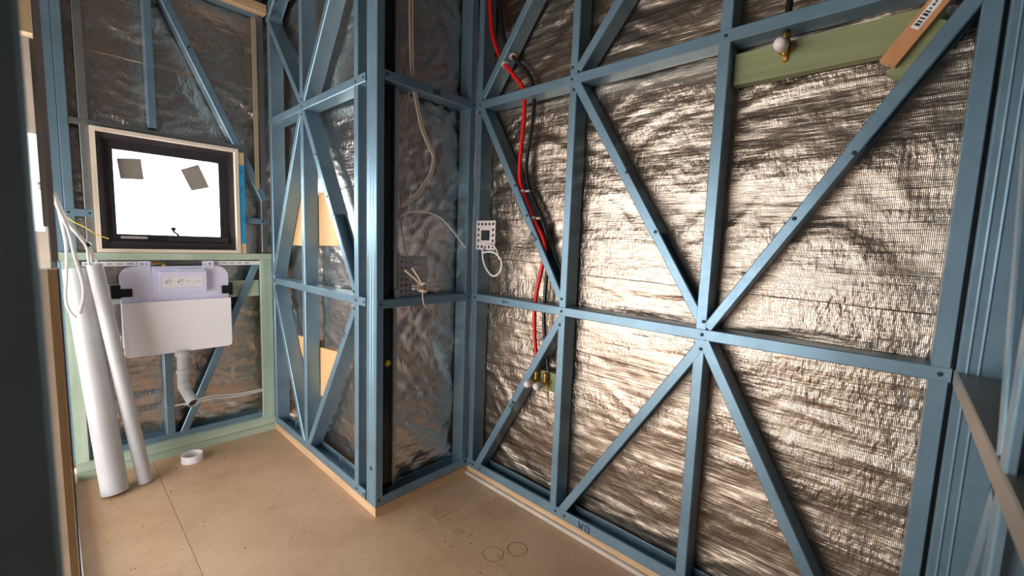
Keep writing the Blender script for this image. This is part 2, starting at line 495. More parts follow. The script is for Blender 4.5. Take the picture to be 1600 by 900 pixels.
brl = brace(wd, WD, (1.789, 2.135), (1.174, 1.108), .58, 1, -1)
brace(wd, WD, (1.164, 2.135), (.527, 1.112), .64, 1, -1)
brace(wd, WD, (-.085, 2.095), (.515, 1.112), .36, -1, 1, proud=.0012)
brw = brace(wd, WD, (1.183, 1.060), (1.742, .092), 1, 1, 1)
brace(wd, WD, (.522, 1.060), (1.126, .092), 1, -1, 1)
brace(wd, WD, (.522, 1.060), (-.002, .092), 1, 1, 1, proud=.0012)
brace(wd, WD, (1.785, 2.190), (1.215, 2.905), 1, -1, 1)
brace(wd, WD, (1.160, 2.190), (.570, 2.905), 1, -1, 1)
brace(wd, WD, (.480, 2.905), (-.09, 2.19), 1, 1, 1)
screws(wd, WD, [(1.186, 1.145), (1.183, 1.085), (1.190, 1.018), (1.160, .075), (1.105, .075), (.528, 1.135), (.530, 1.085), (.530, 1.030),
                (-.105, 1.085), (1.188, 2.205), (1.188, 2.154), (1.175, 2.105), (.535, 2.154), (1.800, 2.154), (1.800, 2.115), (1.80, 1.085),
                (.885, 1.715), (.742, 1.468), (.14, 1.708), (.275, 1.515), (1.515, 1.700), (1.425, 1.545), (1.80, .075), (1.775, .075), (1.715, .075)], n=.0018)
write(bp, WD, 'W13', 1.018, .055, -1, 0, .034, n=.0038, flip=-1)
write(brl, WD, 'W13', 1.405, 1.452, -.515, -.857, .028, n=.0026, flip=-1)
write(brw, WD, 'W13', 1.478, .560, .5, -.866, .028, n=.0026, flip=-1)
write(rail1, WD, 'BW-V', 1.575, 1.078, -1, 0, .016, n=.0038, flip=-1, r=.0009)
board(wd, 'packing_timber', (XD + .001, -.13, .020), (XD + .09, YC, .0475), 'pine_y')
board(wd, 'floor_strip', (XD - .014, -.13, 0), (XD + .09, YC, .0195), 'sill_grey')
# black strip painting the shade of the gap between the right wall's end stud and the near wall
board(wd, 'dark_gap_strip', (XD + .012, -.135, .05), (XD + .09, -.127, TOP - .01), 'film_and_gap_black')
# treated timber supports fixed between the studs
board(wd, 'green_nogging', (XD + .048, -.02, 1.995), (XD + .086, .5145, 2.102), 'green_timber_y_shaded')
board(wd, 'green_nogging', (XD + .048, 1.2045, .655), (XD + .086, 1.345, .752), 'green_timber_y_shaded')
# timber offcuts wedged behind the right-hand diagonal
def stick(parent, name, W, a, b, w, n0, n1, mat):
    a, b = Vector(a), Vector(b); t = (b - a).normalized(); s = Vector((t.y, -t.x)) * (w / 2)
    poly = [W.p(*(a + s), n0), W.p(*(b + s), n0), W.p(*(b - s), n0), W.p(*(a - s), n0)]
    return mk(name, MB().prism(poly, W.N * (n1 - n0)), mat, parent)
stick(wd, 'green_offcut', WD, (.067, 1.915), (-.012, 2.045), .052, -.047, -.012, 'green_timber_y_shaded')
st = stick(None, 'timber_batten', WD, (.088, 1.948), (-.035, 2.135), .043, -.010, .014, 'orange_timber')
tag(st, 'orange timber batten with printed sticker, slanting behind the upper diagonal', 'batten')
lb = stick(st, 'sticker', WD, (.040, 2.026), (-.012, 2.105), .020, .0141, .0146, 'label_white')
for k in range(9):
    f = .08 + .09 * k
    c0 = Vector((.040, 2.026)).lerp(Vector((-.012, 2.105)), f)
    stick(st, 'print', WD, c0, c0 + Vector((-.052, .079)).normalized() * (.004 if k % 3 else .006), .013 if k < 5 else .006, .0146, .0149, 'ink')

# ------------------------------------------------------------------ nib side wall
wb = foil('wall_nib_side', WB, 1.90, 3.36, .03, TOP, -.104, mat='foil_crisp', seed=11.4, slope=-.2, crisp=1.8)
tag(wb, 'narrow blue steel framed side wall with timber blocks behind its braces', 'wall', kind='structure')
for u, sd in ((3.214, -1), (2.688, -1), (2.026, -1)):
    member(wb, 'stud', WB, (u, .05), (u, TOP - .01), side=sd, depth=.086)
member(wb, 'bottom_plate', WB, (1.93, PB), (YA, PB), side=1, w=.048, proud=.0016, depth=.086)
member(wb, 'rail', WB, (1.930, R1), (YA, R1), side=-1, w=.043, proud=.0016, depth=.086)
member(wb, 'rail', WB, (1.930, R2), (YA, R2), side=1, w=.044, proud=.0016, depth=.086)
member(wb, 'top_plate', WB, (1.93, TOP - .025), (YA, TOP - .025), side=1, w=.044, depth=.086)
brace(wb, WB, (2.706, 2.137), (3.223, 1.109), 1, 1, 1, depth=.084)
bm_ = brace(wb, WB, (2.672, 2.137), (2.038, 1.109), .58, 1, -1, depth=.084)
brace(wb, WB, (3.221, 1.062), (2.728, .092), 1, 1, 1, depth=.084)
bw_ = brace(wb, WB, (2.032, 1.062), (2.648, .092), 1, 1, 1, depth=.084)
brace(wb, WB, (2.705, 2.190), (3.225, 2.800), 1, -1, 1, depth=.084)
brace(wb, WB, (2.660, 2.190), (2.110, 2.905), 1, -1, 1, depth=.084)
brace(wb, WB, (3.222, 2.82), (3.08, 2.93), 1, 1, 1, depth=.084)
screws(wb, WB, [(2.68, 2.195), (2.68, 2.154), (2.685, 2.11), (2.026, 2.150), (1.95, 2.154), (2.05, 1.128), (2.026, 1.085), (1.945, 1.085), (2.045, 1.04), (3.19, 1.085),
                (2.49, 1.86), (2.35, 1.62), (2.02, .073), (1.945, .073)], n=.0018)
write(bw_, WB, 'FF', 2.148, .865, -.5, .866, .026, n=.0026, flip=-1, r=.0011)
for poly in (((3.13, 1.336), (2.712, 1.336), (2.712, 1.662), (2.935, 1.662)), ((2.664, 1.345), (2.355, 1.352), (2.560, 1.665), (2.664, 1.668)),
             ((3.055, .712), (2.712, .735), (2.712, .420), (2.80, .420)), ((2.664, .700), (2.385, .722), (2.575, .400), (2.664, .385))):
    mk('plywood_block', MB().prism([WB.p(u, z, -.101) for u, z in poly], WB.N * .014), 'plywood', wb)
for (x, y) in ((1.075, 2.30), (1.072, 2.95), (1.08, 2.13)):
    mk('nail', MB().sweep([(x, y, .07), (x + .004, y - .006, .135)], .0022, 6), 'galvanised', wb)
for (y, z) in ((2.668, .62), (2.668, .34), (2.668, 1.27), (2.668, 1.75), (3.194, .33), (3.194, .56), (3.194, 1.5), (3.194, 1.95)):
    mk('nail', MB().sweep([(XB + .045, y, z), (XB + .045, y - .032, z - .004)], .0022, 6), 'galvanised', wb)
board(wb, 'packing_timber', (XB + .001, YC + .03, 0), (XB + .06, YA, .0475), 'pine_y')

# ------------------------------------------------------------------ nib front wall
wc = foil('wall_nib_front', WC, 1.12, 1.70, .03, TOP, -.094, mat='foil_crisp', seed=23.7, amp=1.5, slope=.8, crisp=3.2)
tag(wc, 'narrow foil lined frame between the corner post and the big braced wall', 'wall', kind='structure')
cp = member(wc, 'corner_post', WC, (1.0585, .05), (1.0585, TOP - .01), side=-1, w=.041, depth=.092)
# pressed rib down the post's broad side
for y in (YC + .030, YC + .055):
    mk('rib', MB().prism([(XB - .0001, y - .004, .052), (XB - .0022, y, .052), (XB - .0001, y + .004, .052)], (0, 0, TOP - .07)), 'steel_blue', cp)
screws(cp, WB, [(1.872, .245)], n=.0005, r=.011)  # dark disc standing in for a hole in the post
member(wc, 'stud', WC, (1.622, .05), (1.622, TOP - .01), side=-1, w=.040)
member(wc, 'bottom_plate', WC, (1.0385, PB), (1.648, PB), side=1, w=.048, proud=.0016)
cr1 = member(wc, 'rail', WC, (1.045, R1), (1.648, R1), side=-1, w=.043, proud=.0016)
cr2 = member(wc, 'rail', WC, (1.079, R2), (1.648, R2), side=1, w=.044, proud=.0016)
member(wc, 'top_plate', WC, (1.0385, TOP - .025), (1.648, TOP - .025), side=1, w=.044)
screws(wc, WC, [(1.06, 1.085), (1.625, 1.085), (1.088, 2.154), (1.625, 2.154), (1.055, .085), (1.63, .08)], n=.0018)
write(cr2, WC, 'W4', 1.352, 2.137, 1, 0, .030, n=.0036, r=.0012)
board(wc, 'packing_timber', (1.0385, YC + .001, 0), (1.145, YC + .03, .0475), 'pine_x')
board(wc, 'packing_timber', (1.147, YC + .001, 0), (1.648, YC + .03, .0475), 'pine_x')
board(wc, 'black_film', (1.082, YC + .052, .098), (1.158, YC + .056, TOP - .03), 'film_and_gap_black')
mb = MB().box((1.155, YC + .035, .098), (1.157, YC + .060, TOP - .03)).box((1.155, YC + .060, .098), (1.190, YC + .062, TOP - .03))
mk('galvanised_angle', mb, 'galvanised', wc)
mb = MB()
c = Vector((1.131, YC + .050, .772))
mb.sweep([c + Vector((0, .002, 0)), c, c + Vector((0, -.006, 0)), c + Vector((0, -.009, 0))], [.016, .016, .015, .008], 14)
mk('yellow_cap', mb, 'yellow_cap', wc, smooth='auto')
board(wc, 'galvanised_bracket', (1.155, YC + .030, 1.107), (1.190, YC + .055, 1.150), 'galvanised')
holes = [circ(1.215 + .028 * i, 1.135 + .03 * j, .006, 8) for i in range(6) for j in range(6)]
plate2d('mounting_plate', WC, rect(1.195, 1.375, 1.108, 1.318), holes, -.062, .0015, 'galvanised', wc)

# ------------------------------------------------------------------ window wall
HOLE = (.19, .84, 1.30, 1.92)
HOLE2 = (-1.05, -.018, 1.375, 1.87)
wa = foil('wall_back', WA, -.010, 1.20, .03, TOP, -.092, mat='foil_crisp', seed=37.1, holes=(HOLE,), amp=1.4, slope=.35, laps=((.05, .98, 2.36, 2.375),), crisp=1.5)
tag(wa, 'foil lined window wall with treated green timber surround below the window', 'wall', kind='structure')
for u, z0, z1 in ((.036, .11, TOP), (.0745, .11, TOP), (.150, 1.27, TOP), (.434, 1.99, TOP), (1.008, 1.27, TOP)):
    member(wa, 'stud', WA, (u, z0), (u, z1 - .01), side=1 if u < .3 else -1, w=.038, mat='galvanised_dull' if u in (.150, 1.008) else 'steel_blue')
member(wa, 'stud', WA, (.452, .11), (.452, 1.226), side=-1, w=.042)
member(wa, 'window_header', WA, (.095, 1.961), (.90, 1.961), side=1, w=.032, proud=.0016, mat='galvanised_dull')
member(wa, 'nogging', WA, (.058, 1.481), (.165, 1.481), side=1, w=.042, proud=.0016)
member(wa, 'nogging', WA, (.893, 1.488), (1.02, 1.488), side=1, w=.040, proud=.0016)
member(wa, 'bottom_plate', WA, (.08, .115), (.966, .115), side=1, w=.044, proud=.0016)
member(wa, 'top_plate', WA, (.0, TOP - .09), (1.03, TOP - .09), side=1, w=.044, proud=.0016)
brace(wa, WA, (.455, 2.86), (1.0, 1.66), 1, 1, 1, w=.044)
brace(wa, WA, (.952, 1.200), (.512, .118), 1, -1, 1, w=.042)
screws(wa, WA, [(.07, 1.481), (.15, 1.481), (1.0, 1.488), (.62, 2.50)], n=.0018)
board(wa, 'timber_strip', (.955, YA + .022, 1.70), (.980, YA + .0285, 2.80), 'dull_pine')
board(wa, 'timber_beam', (.70, YA - .03, 2.83), (1.030, YA + .0275, 2.885), 'pine_x')
# green treated timber surround
for x0, x1 in ((.020, .598), (.5995, 1.0365)):
    board(wa, 'green_rail', (x0, YA, 1.228), (x1, YA + .075, 1.268), 'green_timber_x')
board(wa, 'green_post', (.967, YA, .103), (1.0365, YA + .03, 1.227), 'green_timber_z')
board(wa, 'green_post', (.030, YA, .103), (.082, YA + .03, 1.227), 'green_timber_z')
board(wa, 'green_bottom_rail', (.030, YA, .047), (1.0365, YA + .06, .102), 'green_timber_x')
board(wa, 'green_bottom_rail', (.030, YA - .004, 0), (1.0365, YA + .06, .044), 'green_timber_x')
board(wa, 'green_nogging', (.083, YA + .045, .975), (.42, YA + .075, 1.09), 'green_timber_x')
board(wa, 'green_nogging', (.482, YA + .045, .975), (.966, YA + .075, 1.085), 'green_timber_x')
slots = lambda x0, x1: [rect(x, x + .028, 1.2035, 1.2085) for x in [x0 + .012 + .042 * k for k in range(int((x1 - x0 - .03) / .042))]]
for x0, x1 in ((.105, .40), (.65, .965)):
    plate2d('slotted_strap', WG, rect(x0, x1, 1.193, 1.219), slots(x0, x1), -.012, .002, 'label_white', wa)

# window
win = empty('window_1', (.5, YA, 1.27)); tag(win, 'black framed frosted window in a pale timber reveal', 'window', kind='structure')
rx0, rx1, rz0, rz1, rt_ = .168, .853, 1.2705, 1.944, .020
board(win, 'reveal_board', (rx0, YA - .002, rz0), (rx0 + rt_, YA + .12, rz1), 'reveal_wood_z')
board(win, 'reveal_board', (rx1 - rt_, YA - .002, rz0), (rx1, YA + .12, rz1), 'reveal_wood_z')
board(win, 'reveal_board', (rx0 + rt_, YA - .002, rz0), (rx1 - rt_, YA + .12, rz0 + rt_), 'reveal_wood_x')
board(win, 'reveal_board', (rx0 + rt_, YA - .002, rz1 - rt_), (rx1 - rt_, YA + .12, rz1), 'reveal_wood_x')
fx0, fx1, fz0, fz1 = rx0 + rt_, rx1 - rt_, rz0 + rt_, rz1 - rt_
gx0, gx1, gz0, gz1 = .256, .752, 1.374, 1.843
fr = plate2d('frame', WG, rect(fx0, fx1, fz0, fz1), [rect(.215, .806, 1.318, 1.893)], -.115, .080, 'frame_black', win)
sa = plate2d('sash', WG, rect(.2155, .8055, 1.3185, 1.8925), [rect(gx0, gx1, gz0, gz1)], -.095, .042, 'frame_black', win)
plate2d('sash_bead', WG, rect(gx0 - .014, gx1 + .014, gz0 - .012, gz1 + .012), [rect(gx0, gx1, gz0, gz1)], -.053, .005, 'frame_black', sa)
pane = board(win, 'pane', (gx0 - .01, YA + .080, gz0 - .01), (gx1 + .01, YA + .085, gz1 + .01), 'frosted')
WP = Wall((0, YA + .080, 0), (1, 0, 0), (0, -1, 0))
k = (YA + .08) / (YA + .05)
def persp(q): return (q[0] * k, 1.4 + (q[1] - 1.4) * k)
for poly in ([(.272, 1.795), (.283, 1.684), (.385, 1.691), (.376, 1.809)], [(.557, 1.775), (.607, 1.654), (.701, 1.685), (.648, 1.820)]):
    mk('paper_sticker', MB().prism([WP.p(*persp(q), .0002) for q in poly], WP.N * .0008), 'paper_grey', win)
# winder
w_ = board(win, 'winder_track', (.485, YA + .018, 1.338), (.79, YA + .046, 1.374), 'frame_black')
mb = MB().sweep(smooth_path([(.53, YA + .02, 1.37), (.52, YA + .005, 1.385), (.505, YA - .005, 1.395), (.498, YA - .008, 1.412)]), .006, 8)
mb.box((.490, YA - .016, 1.404), (.512, YA - .002, 1.424)); mk('winder_handle', mb, 'frame_black', w_)
board(win, 'printed_strip', (.27, YA + .0295, 1.350), (.385, YA + .0345, 1.362), 'clip_grey')
board(win, 'sill_nose', (.23, YA + .022, 1.318), (.80, YA + .036, 1.333), 'frame_black')
# packer with blue film at the right of the reveal
pk = board(wa, 'jamb_packer', (.855, YA + .003, 1.2705), (.885, YA + .028, 1.925), 'pine_z')
tp = board(wa, 'blue_film', (.8555, YA + .0015, 1.335), (.8845, YA + .0028, 1.845), 'blue_tape')
write(tp, WG, 'S', .862, 1.79, 1, 0, .026, n=-.0008, r=.0015); write(tp, WG, 'J', .862, 1.68, 1, 0, .026, n=-.0008, r=.0015)

# ------------------------------------------------------------------ left open frame seen end-on
we = member(None, 'wall_left', WE, (.50, 0), (.50, TOP), side=-1, w=.045, depth=.10, proud=-.0155)
tag(we, 'dark blue steel door post close to the camera, seen end-on', 'wall', kind='structure')
board(we, 'grey_jamb', (-.030, 1.26, .0), (-.0082, 1.30, 1.315), 'strip_white')
board(we, 'timber_jamb', (-.0080, 1.25, .0), (.0046, 1.29, 1.315), 'jamb_pine')
board(we, 'jamb_edge', (.0050, 1.27, .0), (.0085, 1.31, 1.315), 'mauve_strip')
board(we, 'steel_edge', (-.0012, 1.25, 1.33), (.0085, 1.298, TOP), 'mauve_strip')
board(we, 'rough_timber', (-.0135, 1.90, 1.40), (-.0015, 1.945, 1.935), 'shaded_timber')
board(we, 'rough_timber', (-.030, 1.85, 1.936), (-.0055, 1.895, TOP), 'pine_z')
board(we, 'bottom_strip', (-.09, 1.7, 0), (.018, YA - .01, .045), 'strip_white')

# ------------------------------------------------------------------ near wall at the right edge
wf = member(None, 'wall_near', WF, (-.1, R1), (1.640, R1), side=-1, w=.044, depth=.085, proud=.0016, mat='galvanised_floor_tint')
tag(wf, 'open blue steel frame running along the right edge of the picture', 'wall', kind='structure')
fs_ = member(wf, 'stud', WF, (1.615, .05), (1.615, TOP), side=-1, w=.040, depth=.09)
for y in (-.150, -.171):
    mk('rib', MB().prism([(1.5952, y - .004, .052), (1.5925, y, .052), (1.5952, y + .004, .052)], (0, 0, TOP - .06)), 'steel_blue', fs_)
member(wf, 'stud', WF, (.905, .05), (.905, TOP), side=1, w=.040, depth=.085)
member(wf, 'bottom_plate', WF, (.6, PB), (1.635, PB), side=1, w=.048, proud=.0016, depth=.088)
member(wf, 'rail', WF, (.5, R2), (1.635, R2), side=1, w=.044, proud=.0016, depth=.088)
brace(wf, WF, (.935, 1.115), (1.36, 2.12), 1, 1, 1, w=.034)
brace(wf, WF, (.935, 1.055), (1.36, .11), 1, -1, 1, w=.034)
board(wf, 'dark_gap_sheet', (.3, -.245, .0), (1.66, -.232, TOP), 'film_and_gap_black')  # added black sheet, paints the dark gaps between the studs

# ------------------------------------------------------------------ rooms beyond, out of view
ws = empty('wall_far', (-1.6, 1.2, 0)); tag(ws, 'far wall of the next room around a tall glazed opening', 'wall', kind='structure')
for a, b in (((-1.64, -2.6, 0), (-1.58, .78, TOP)), ((-1.64, 3.14, 0), (-1.58, 3.45, TOP)), ((-1.64, .78, 0), (-1.58, 3.14, .05)), ((-1.64, .78, 1.80), (-1.58, 3.14, TOP))):
    board(ws, 'wall_panel', a, b, 'plain_wall')
wr = mk('wall_behind', MB().box((-3.8, -2.62, 0), (1.85, -2.55, TOP)), 'plain_wall'); tag(wr, 'plain lined wall of the space behind the camera', 'wall', kind='structure')
wo = mk('wall_outer', MB().box((1.82, -2.6, 0), (1.86, 3.45, TOP)).box((1.30, 3.40, 0), (1.86, 3.45, TOP)), 'plain_wall'); tag(wo, 'outer lining behind the foil of the braced wall', 'wall', kind='structure')
mb = MB()
for (x0, x1, z0, z1) in ((-3.8, HOLE2[0], 0, TOP), (HOLE2[0], HOLE2[1], 0, HOLE2[2]), (HOLE2[0], HOLE2[1], HOLE2[3], TOP), (HOLE2[1], -.008, 0, TOP)):
    mb.box((x0, YA + .09, z0), (x1, YA + .17, z1))
wn = mk('wall_next', mb, 'plain_wall'); tag(wn, 'wall of the next room, a thin bright slit of it beside the door post', 'wall', kind='structure')

# ------------------------------------------------------------------ in-wall toilet cistern
ci = empty('toilet_cistern', (.515, YA, .66)); tag(ci, 'white in-wall toilet cistern with lilac shade in its colour, hung below the window', 'cistern')
WK = Wall((0, YA - .005, 0), (1, 0, 0), (0, -1, 0))
plate2d('tank', WK, rrect(.252, .772, .70, 1.190, (.02, .02, .065, .065)), [], -.05, .055, 'plastic_lilac_shade', ci)
plate2d('hanging_tab', WK, rrect(.330, .386, 1.15, 1.222, (.003, .003, .006, .006), 3), [circ(.350, 1.203, .007), rect(.366, .372, 1.196, 1.210)], -.002, .010, 'plastic_lilac_shade', ci)
plate2d('hanging_tab', WK, rrect(.636, .696, 1.15, 1.222, (.003, .003, .006, .006), 3), [circ(.675, 1.203, .007), rect(.648, .654, 1.196, 1.210)], -.002, .010, 'plastic_lilac_shade', ci)
cov = plate2d('cover_panel', WK, rrect(.252, .776, .668, .985, (.022, .022, .006, .006), 5), [], .0055, .030, 'plastic_white', ci)
bx = plate2d('access_frame', WK, rrect(.400, .646, 1.030, 1.178, (.004,) * 4, 2), [], .0055, .012, 'plastic_lilac_shade', ci)
lid = plate2d('access_cover', WK, rrect(.420, .648, 1.036, 1.160, (.004,) * 4, 2), [], .0178, .022, 'plastic_lilac_shade', bx)
plate2d('instruction_label', WK, rect(.432, .628, 1.068, 1.128), [], .040, .0006, 'label_white', bx)
mb = MB()
WLn = .0412
def line2(pts, r=.0011):
    mb.sweep([WK.p(u, z, WLn) for u, z in pts], r, 4)
for ox in (0, .058):
    line2([(.442 + ox, 1.097), (.456 + ox, 1.097)]); line2([(.450 + ox, 1.088), (.452 + ox, 1.108), (.478 + ox, 1.110)])
    line2([(.462 + ox, 1.099), (.474 + ox, 1.099)]); line2([(.463 + ox, 1.116), (.464 + ox, 1.122)]); line2([(.467 + ox, 1.078), (.467 + ox, 1.085)])
line2([(.553, 1.103), (.562, 1.103)]); line2([(.585, 1.092), (.600, 1.100), (.620, 1.098)], .0007)
dg = mk('diagram', mb, 'ink', bx); dg['kind'] = 'stuff'
mb = MB().box((.500, YA - .0475, 1.163), (.640, YA - .030, 1.172)); mk('cover_lip', mb, 'plastic_lilac_shade', ci)
for (u0, u1, z0, z1, s) in ((.212, .252, 1.010, 1.084, 1), (.776, .796, 1.000, 1.078, -1)):
    a = (u0, YA - .012, z0); b = (u1, YA + .045, z1)
    mb = MB().box(a, b)
    if s > 0: mb.box((u1 - .005, YA - .022, 1.018), (u1 + .048, YA - .0105, 1.064))
    else: mb.box((u0 - .042, YA - .022, 1.010), (u0 + .01, YA - .0105, 1.062))
    cl = mk('side_clamp', mb, 'plastic_black', ci)
# flush pipe with elbow
fy = YA - .036
mb = MB().sweep(smooth_path([(.513, fy, .675), (.513, fy, .60), (.511, fy, .50), (.512, fy - .004, .455), (.518, fy - .028, .422), (.527, fy - .065, .396), (.537, fy - .112, .368)]), .0300, 20, cap=False)
fp = mk('flush_pipe', mb, 'pvc_white', ci, smooth=True)
for a, b, r in (((.513, fy, .668), (.513, fy, .640), .0375), ((.512, fy, .555), (.512, fy, .535), .0355), ((.513, fy - .004, .460), (.515, fy - .018, .432), .0345)):
    mk('pipe_collar', MB().pipe(a, b, r, .030), 'pvc_white', fp, smooth='auto')
mb = MB().pipe((.535, fy - .103, .3735), (.5385, fy - .118, .3655), .0315, .0262)
mk('pipe_mouth', mb, 'pvc_white', fp, smooth='auto')
mb = MB().sweep(smooth_path([(.400, YA + .01, 1.203), (.425, YA + .004, 1.210), (.446, YA + .004, 1.205), (.452, YA + .004, 1.190)]), .010, 10)
mk('water_inlet', mb, 'brass', ci, smooth=True)

# ------------------------------------------------------------------ loose drain pipes and the stub in the floor
def leaning(name, a, b, ro, ri, label):
    o = mk(name, MB().pipe(a, b, ro, ri, 40), 'pvc_white', None, smooth='auto'); return tag(o, label, 'pipe', 'loose plastic pipes leaning in the corner')
leaning('drain_pipe', (.163, 2.962, .0085), (.084, 3.165, 1.185), .056, .0525, 'wide white plastic drain pipe leaning beside the window corner')
leaning('drain_pipe', (.288, 2.985, .005), (.147, 3.080, 1.212), .0325, .029, 'slimmer white plastic pipe leaning between the wide pipe and the cistern')
sb = mk('pipe_stub', MB().pipe((.520, 3.095, 0), (.520, 3.095, .045), .0545, .0500, 36), 'plastic_white', None, smooth='auto')
tag(sb, 'short white toilet waste pipe ring standing on the floor below the cistern', 'pipe')

# ------------------------------------------------------------------ water pipes on the right wall
xr, xk = 1.679, 1.700
red = [(xr, 1.785, 2.95), (xr, 1.777, 2.706), (xr, 1.752, 2.53), (xr, 1.705, 2.42), (xr - .012, 1.645, 2.343), (xr - .004, 1.57, 2.26), (xr, 1.512, 2.185), (xr, 1.499, 2.057), (xr, 1.512, 1.90), (xr, 1.515, 1.77), (xr, 1.495, 1.687),
       (xr, 1.411, 1.537), (xr, 1.345, 1.44), (xr, 1.324, 1.37), (xr, 1.340, 1.279), (xr, 1.368, 1.15), (xr, 1.375, 1.05), (xr, 1.368, .93), (xr, 1.354, .84), (xr, 1.345, .745)]
blk = [(xk, 1.735, 2.95), (xk, 1.730, 2.72), (xk, 1.69, 2.52), (xk - .012, 1.605, 2.378), (xk, 1.52, 2.29), (xk, 1.465, 2.205), (xk, 1.455, 2.055), (xk, 1.482, 1.88), (xk, 1.488, 1.78), (xk, 1.460, 1.68),
       (xk, 1.363, 1.521), (xk, 1.325, 1.40), (xk, 1.322, 1.28), (xk, 1.328, 1.12), (xk, 1.326, 1.0), (xk, 1.306, .87), (xk, 1.284, .755)]
rp = mk('water_pipe', MB().sweep(smooth_path(red, 8), .0108, 14), 'red_pipe', None, smooth='auto'); tag(rp, 'bright red plastic hot water pipe snaking down the foil wall', 'pipe')
bk = mk('water_pipe', MB().sweep(smooth_path(blk, 8), .0100, 14), 'black_pipe', None, smooth='auto'); tag(bk, 'black plastic water pipe running beside the red pipe', 'pipe')
for o, c in ((rp, (xr - .010, 1.637, 2.334)), (bk, (xk - .012, 1.600, 2.372))):
    c = Vector(c); d = Vector((.05, .62, .72)).normalized()
    mk('grommet', MB().pipe(c - d * .004, c + d * .006, .019, .0105, 18), 'cable_cream', o, smooth='auto')
for zc, y0 in ((1.672, 1.488), (1.532, 1.408)):
    d = Vector((0, .45, 1)).normalized(); c = Vector((xr, y0, zc))
    mb = MB().pipe(c - d * .006, c + d * .006, .0155, .0112, 18).box((xr, y0 - .012 - .03, zc - .004), (xk + .012, y0 - .012, zc + .006))
    mk('pipe_clip', mb, 'clip_grey', rp)

def outlet(label, x, y, z, parent_pipe=None, down=1, group='capped brass tap outlets'):
    """brass wall-plate elbow facing into the room, closed by a white plug"""
    o = empty('tap_outlet', (x, y, z)); tag(o, label, 'tap fitting', group)
    mb = MB().sweep([(x + .03, y, z + .052 * down), (x + .03, y, z + .01 * down), (x + .03, y, z)], [.013, .013, .011], 14)
    for q in (.022, .040): mb.pipe((x + .03, y, z + q * down), (x + .03, y, z + (q + .008) * down), .0155, .012, 14)
    mk('socket', mb, 'brass', o, smooth='auto')
    mk('elbow', MB().sweep(smooth_path([(x + .03, y, z + .012 * down), (x + .024, y, z), (x + .008, y, z - .002), (x - .012, y, z - .002)]), .0135, 14), 'brass', o, smooth='auto')
    mb = MB()
    for k in range(3):
        a = math.radians(90 + 120 * k + 60) ; cy, cz = y + math.cos(a) * .0215, z - .004 + math.sin(a) * .0215
        mb.sweep([(x + .046, cy, cz), (x + .036, cy, cz)], .0078, 12)
        mb.add([(x + .045, y + math.cos(a + s) * .010, z - .004 + math.sin(a + s) * .010) for s in (1.2, -1.2)] +
               [(x + .045, cy + math.cos(a - 1.57) * .008, cz + math.sin(a - 1.57) * .008), (x + .045, cy + math.cos(a + 1.57) * .008, cz + math.sin(a + 1.57) * .008)] +
               [(x + .037, y + math.cos(a + s) * .010, z - .004 + math.sin(a + s) * .010) for s in (1.2, -1.2)] +
               [(x + .037, cy + math.cos(a - 1.57) * .008, cz + math.sin(a - 1.57) * .008), (x + .037, cy + math.cos(a + 1.57) * .008, cz + math.sin(a + 1.57) * .008)],
               [(0, 1, 2, 3), (4, 7, 6, 5), (0, 4, 5, 1), (1, 5, 6, 2), (2, 6, 7, 3), (3, 7, 4, 0)])
    mk('wall_plate', mb, 'brass', o, smooth='auto')
    mk('plug', MB().sweep([(x - .010, y, z - .002), (x - .014, y, z - .002), (x - .040, y, z - .003), (x - .052, y, z - .003), (x - .058, y, z - .003)], [.0175, .0195, .0195, .0165, .009], 16), 'cap_white', o, smooth='auto')
    return o
outlet('brass tap outlet with white plug at the foot of the red pipe', 1.650, 1.345, .695)
outlet('brass tap outlet with white plug at the foot of the black pipe', 1.650, 1.284, .697)
outlet('brass shower outlet with white plug on the upper green timber', 1.650, .356, 2.068)
bp2 = mk('water_pipe', MB().sweep([(1.680, .356, 2.11), (1.680, .354, 2.5), (1.682, .350, 2.945)], .0105, 14), 'black_pipe', None, smooth='auto')
tag(bp2, 'short black pipe dropping to the brass outlet near the top edge', 'pipe')

# ------------------------------------------------------------------ power point bracket and cables
u0, u1, z0, z1 = 1.645, 1.797, 1.360, 1.522
hl = [rect(1.688, 1.757, 1.413, 1.469)]
for i in range(5): hl += [circ(u0 + .018 + i * .029, z1 - .019, .0085), circ(u0 + .018 + i * .029, z0 + .018, .0085)]
for j in range(3): hl += [circ(u0 + .018, z0 + .052 + j * .030, .0085), circ(u1 - .018, z0 + .052 + j * .030, .0085)]
br = plate2d('power_point_bracket', WD, rect(u0, u1, z0, z1), hl, .0042, .0022, 'cap_white')
tag(br, 'perforated metal power point bracket fixed to the stud beside the inner corner', 'bracket')
cab = mk('electrical_cable', MB().sweep(smooth_path([(1.69, 1.715, 1.40), (1.63, 1.722, 1.372), (1.620, 1.716, 1.34), (1.620, 1.708, 1.30), (1.620, 1.682, 1.257), (1.620, 1.630, 1.222), (1.620, 1.578, 1.247), (1.618, 1.567, 1.306), (1.616, 1.612, 1.345), (1.616, 1.661, 1.352), (1.618, 1.71, 1.345)]), .0055, 8), 'cable_white', None, smooth='auto')
tag(cab, 'white cable looped below the perforated bracket', 'cable')
mk('cable_core', MB().sweep(smooth_path([(1.64, 1.735, 1.378), (1.625, 1.712, 1.385), (1.616, 1.663, 1.390), (1.616, 1.613, 1.374), (1.616, 1.590, 1.335), (1.618, 1.586, 1.315)]), .004, 8), 'cable_white', cab, smooth='auto')
def cable(label, pts, r, mat='cable_white', name='electrical_cable', flat=None):
    o = mk(name, MB().sweep(smooth_path(pts, 7), r, 8, flat=flat), mat, None, smooth='auto'); return tag(o, label, 'cable')
